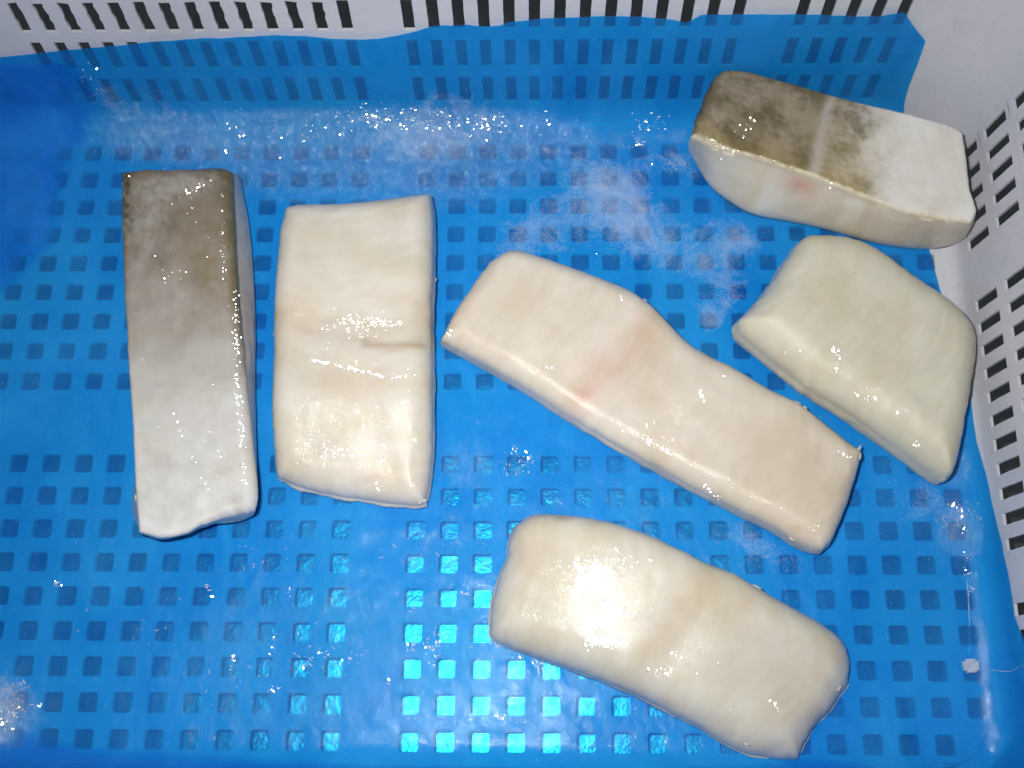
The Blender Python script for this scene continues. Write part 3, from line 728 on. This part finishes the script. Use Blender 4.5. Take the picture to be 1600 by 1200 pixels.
for key, segs in GLINTS.items():
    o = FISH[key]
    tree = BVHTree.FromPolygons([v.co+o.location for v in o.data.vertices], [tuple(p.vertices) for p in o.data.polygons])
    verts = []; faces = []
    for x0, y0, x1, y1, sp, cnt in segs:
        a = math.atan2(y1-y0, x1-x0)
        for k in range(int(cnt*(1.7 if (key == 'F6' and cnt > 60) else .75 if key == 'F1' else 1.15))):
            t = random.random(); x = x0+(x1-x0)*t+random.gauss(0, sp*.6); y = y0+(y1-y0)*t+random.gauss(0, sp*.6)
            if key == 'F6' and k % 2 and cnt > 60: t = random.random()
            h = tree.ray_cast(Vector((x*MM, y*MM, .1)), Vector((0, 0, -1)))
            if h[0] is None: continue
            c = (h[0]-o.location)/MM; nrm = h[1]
            # added facet turned to mirror the flash into the camera, shaping a highlight
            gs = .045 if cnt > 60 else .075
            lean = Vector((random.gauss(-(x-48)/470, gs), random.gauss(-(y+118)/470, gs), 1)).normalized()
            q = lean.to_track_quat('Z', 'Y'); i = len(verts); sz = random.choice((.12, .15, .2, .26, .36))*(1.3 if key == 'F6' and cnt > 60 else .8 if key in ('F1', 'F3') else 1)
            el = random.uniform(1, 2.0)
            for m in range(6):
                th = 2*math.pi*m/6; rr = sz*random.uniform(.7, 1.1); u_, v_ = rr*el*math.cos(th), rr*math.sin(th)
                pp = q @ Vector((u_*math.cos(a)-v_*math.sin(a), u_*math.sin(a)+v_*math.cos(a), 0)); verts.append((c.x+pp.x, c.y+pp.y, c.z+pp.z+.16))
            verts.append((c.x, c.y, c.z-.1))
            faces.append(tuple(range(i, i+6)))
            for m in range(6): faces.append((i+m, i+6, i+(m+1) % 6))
    g_o = mesh_obj("glint_facets", verts, faces, M_GLINT, o, False); g_o['kind'] = 'stuff'

SHREDS = [('F4', 187.6, 5.4, 15, 4, -38), ('F4', 191.4, 3.7, 15, 3, -60), ('F4', 212.7, -15.7, 15, 4.5, 60), ('F4', 212.1, -19.1, 15, 3, 80), ('F4', 178.7, -58.9, 15, 3.5, -25), ('F4', 121.4, 55.2, 15, 2.6, -40), ('F2', -51.4, 40.2, 10, 3, 85), ('F2', 20.8, -39.1, 10, 4.2, 10), ('F2', 22.3, 66.7, 10, 2.6, 85), ('F2', 19.1, -40.3, 10, 3, -15), ('F6', 163.8, -76.2, 16, 5, -26), ('F6', 201.3, -121.7, 16, 3.2, 60), ('F6', 155.4, -142.9, 16, 3.5, -15), ('F1', -79.8, 119.3, 24, 5, 4), ('F1', -126.2, 110.4, 24, 3, 80), ('F1', -104.2, -40.0, 24, 3.5, 85), ('F3', 269.4, 90.7, 34, 3, 70)]
for f_, x, y, z, l_, a in SHREDS:
    o = FISH[f_]
    near = BVHTree.FromPolygons([v.co+o.location for v in o.data.vertices], [tuple(p.vertices) for p in o.data.polygons]).find_nearest(Vector((x, y, z))*MM)
    x, y, z = near[0]/MM
    bm = bmesh.new(); bmesh.ops.create_icosphere(bm, subdivisions=3, radius=1)
    ca, sa = math.cos(math.radians(a)), math.sin(math.radians(a)); vs_ = []
    for v in bm.verts:
        c = v.co*(1+.45*noise.noise(v.co*1.3+Vector((x, y, z)))+.2*noise.noise(v.co*3+Vector((y, x, z))))
        px, py, pz = c.x*l_*.5, c.y*.62, c.z*.55-.2*c.x*c.x
        vs_.append((x+px*ca-py*sa-o.location.x/MM, y+px*sa+py*ca-o.location.y/MM, z+pz))
    fs = [tuple(v.index for v in p.verts) for p in bm.faces]; bm.free()
    mesh_obj("flesh_shred", vs_, fs, M_FISH, o, True, {'tint': np.tile([.70, .64, .54], (len(vs_), 1)), 'gloss': np.full(len(vs_), .8)})

# ------------------------------------------------------------------ ice crystals on the film (nobody could count them) and added glint facets
verts = []; faces = []
def shard(x, y, z, size, el=1.0, ang=None, tilt=.5):
    a = random.uniform(0, 2*math.pi) if ang is None else ang
    i = len(verts); nrm = Vector((random.gauss(0, tilt), random.gauss(0, tilt), 1)).normalized()
    q = nrm.to_track_quat('Z', 'Y'); k = 5
    for m in range(k):
        t = 2*math.pi*m/k; rr = size*random.uniform(.6, 1.1); vx, vy = rr*el*math.cos(t), rr*math.sin(t)
        p = q @ Vector((vx*math.cos(a)-vy*math.sin(a), vx*math.sin(a)+vy*math.cos(a), 0)); verts.append((x+p.x, y+p.y, z+p.z))
    verts.append((x, y, z+size*.7)); 
    for m in range(k): faces.append((i+m, i+(m+1) % k, i+k))
cl = [(c[0], c[1], c[2], c[3]) for c in FROST_SHEEN]
inside = []
for k in range(3600):
    if random.random() < .45: p, q = random.uniform(-200, 262), random.uniform(-150, 150)
    else:
        c = random.choices(cl, [w[3]*w[2] for w in cl])[0]; p, q = random.gauss(c[0], c[2]*.8), random.gauss(c[1], c[2]*.8)
    if p > 264 or q > 178 or q < -150: continue
    (x, y, z), _, _ = film_pt(p, q)
    shard(x, y, z+.15, random.choice((.14, .18, .22, .3)))
for (cx, cy, a, n_, sp) in ((38, -92, 1.0, 16, 9), (22, -97, 1.0, 10, 6), (-28, -106, .7, 14, 9), (-10, -100, .3, 8, 8), (-55, -118, .8, 12, 12), (50, -100, 1.2, 10, 6), (-100, -90, .9, 8, 12), (60, -22, 1.7, 10, 5), (-50, -62, .8, 10, 10), (10, -62, .9, 8, 10), (-157, -128, .5, 60, 4), (-153, -120, .5, 30, 4), (258, -45, 1.4, 26, 7), (140, 133, .4, 22, 4), (105, 125, .8, 20, 8)):
    for k in range(n_):
        p, q = random.gauss(cx, sp), random.gauss(cy, sp*.5); (x, y, z), _, _ = film_pt(p, q)
        shard(x, y, z+.2, random.uniform(.2, .42), random.uniform(1.8, 4.5), a+random.gauss(0, .3), .16)
SPARKS = [(-14.9, 161.0, -4.4, 152.5, 70), (-9.8, 156.4, 14.9, 154.5, 70), (22.1, 160.8, 26.8, 149.0, 50), (9.0, 156.3, 46.0, 150.8, 70), (41.6, 155.1, 44.8, 151.5, 40), (49.4, 154.3, 58.7, 150.7, 30), (-42.4, 152.7, -17.4, 151.1, 40), (-73.9, 153.2, -47.9, 145.7, 22), (121.6, 152.2, 133.8, 153.9, 30), (116.8, 141.1, 124.5, 143.7, 18), (-139.2, 192.0, -140.5, 181.7, 24), (-76.3, 155.0, -82.5, 136.2, 14), (65.0, 150.7, 90.1, 154.1, 16),
          (14.9, -101.3, 17.7, -100.2, 10), (22.2, -102.9, 27.1, -99.1, 14), (24.0, -108.7, 29.9, -103.4, 14), (27.1, -100.7, 29.2, -98.0, 8), (-31.6, -110.7, -26.9, -106.9, 18), (-22.7, -103.1, -19.2, -105.2, 8), (-42.2, -120.3, -39.4, -118.1, 10), (-38.2, -79.1, -37.1, -78.0, 6), (-141.9, -75.1, -140.2, -74.6, 10), (15.5, -85.8, 18.3, -85.0, 6), (52.9, -129.6, 55.6, -130.1, 8), (37.7, -77.7, 41.6, -78.2, 8), (65.5, -16.1, 69.0, -19.1, 16), (59.7, -12.5, 67.3, -24.4, 22), (6.7, -115.7, 7.2, -115.2, 4), (-42.8, -92.9, -43.7, -103.8, 12), (-6.0, -104.6, -22.2, -111.7, 10), (-152.6, -130.9, -151.2, -125.7, 24), (-156.6, -132.3, -151.9, -136.1, 30), (-143.7, -125.6, -141.6, -127.2, 8), (-150.7, -117.2, -150.2, -116.7, 5), (255.0, -37.1, 258.6, -40.0, 18), (258.5, -41.4, 260.3, -49.9, 16), (259.3, -58.4, 259.2, -77.8, 24), (-75.5, -72.3, -72.2, -77.9, 10), (-61.1, -109.2, -58.4, -101.1, 10), (50.6, -97.9, 57.5, -101.9, 16), (57.5, -102.7, 76.8, -109.0, 22)]
for x0, y0, x1, y1, n_ in SPARKS:
    a = math.atan2(y1-y0, x1-x0)
    for k in range(n_):
        t = random.random(); sq = 3.4 if y0 > 144 else .9; p = x0+(x1-x0)*t+random.gauss(0, sq); q = y0+(y1-y0)*t+random.gauss(0, sq)
        (x, y, z), _, _ = film_pt(p, q)
        # highlight facets added on the film, tilted so the flash glints toward the camera
        lean = Vector((random.gauss(-(x-48)/480, .10), random.gauss(-(y+118)/480, .10), 1)).normalized()
        qq = lean.to_track_quat('Z', 'Y'); i = len(verts); sz = random.choice((.15, .2, .25, .35)); el = random.uniform(1, 3.2); a2 = a+random.gauss(0, .35)
        for m in range(6):
            th = 2*math.pi*m/6; rr = sz*random.uniform(.6, 1.1); u_, v_ = rr*el*math.cos(th), rr*math.sin(th)
            pp = qq @ Vector((u_*math.cos(a2)-v_*math.sin(a2), u_*math.sin(a2)+v_*math.cos(a2), 0)); verts.append((x+pp.x, y+pp.y, z+pp.z+.35))
        verts.append((x, y, z)); faces.append(tuple(range(i, i+6)))
        for m in range(6): faces.append((i+m, i+6, i+(m+1) % 6))
o = mesh_obj("ice_crystals_glints", verts, faces, M_ICE, None, False); o['kind'] = 'stuff'
o['label'] = "fine ice crystals and added highlight glints scattered over the blue film"

# a lump of ice and the frozen creases by the right wall
verts = []; faces = []
import bmesh
bm = bmesh.new(); bmesh.ops.create_cube(bm, size=1)
bmesh.ops.bevel(bm, geom=bm.edges[:], offset=.16, segments=2, affect='EDGES')
bmesh.ops.scale(bm, vec=(6.2, 5.6, 2.6), verts=bm.verts)
for v in bm.verts: v.co += v.co.normalized()*random.uniform(-.35, .35)
bmesh.ops.scale(bm, vec=(MM, MM, MM), verts=bm.verts)
me = bpy.data.meshes.new("ice_lump"); bm.to_mesh(me); bm.free(); me.materials.append(M_ICE)
o = bpy.data.objects.new("ice_lump", me); COL.objects.link(o); o.location = (254.8*MM, -107.6*MM, 3.2*MM); o.rotation_euler = (0, 0, .06)
tag(o, "small whitish square lump of ice at the lower right where two creases meet", "ice")
def ridge(name, pts, w, label):
    verts = []; faces = []; k = 6
    P_ = resample(pts, 70)
    for i, (p, q) in enumerate(P_):
        (x, y, z), _, _ = film_pt(p, q)
        t = P_[min(i+1, 69)]-P_[max(i-1, 0)]; t /= np.linalg.norm(t); nx, ny = -t[1], t[0]
        ww = w*(.55+.45*math.sin(math.pi*i/69))*(1+.35*fbm(p, q, 2, 5, 3))
        for m in range(k):
            a = math.pi*m/(k-1); c = math.cos(a)*ww; verts.append((x+nx*c, y+ny*c, z-.25+math.sin(a)*ww*1.1))
    for i in range(69):
        for m in range(k-1): a = i*k+m; faces.append((a, a+1, a+k+1, a+k))
    o = mesh_obj(name, verts, faces, M_ICE, None, True); tag(o, label, "ice"); return o
ridge("frozen_crease", [(258.5, -62), (258, -80), (256.5, -96), (255.5, -103)], .28, "thin upright line of ice frozen in the film crease above the small ice lump")
ridge("frozen_crease", [(259, -108.5), (266, -109.5), (274, -110), (283, -108)], .3, "thin ice line running right from the small ice lump up the wall")
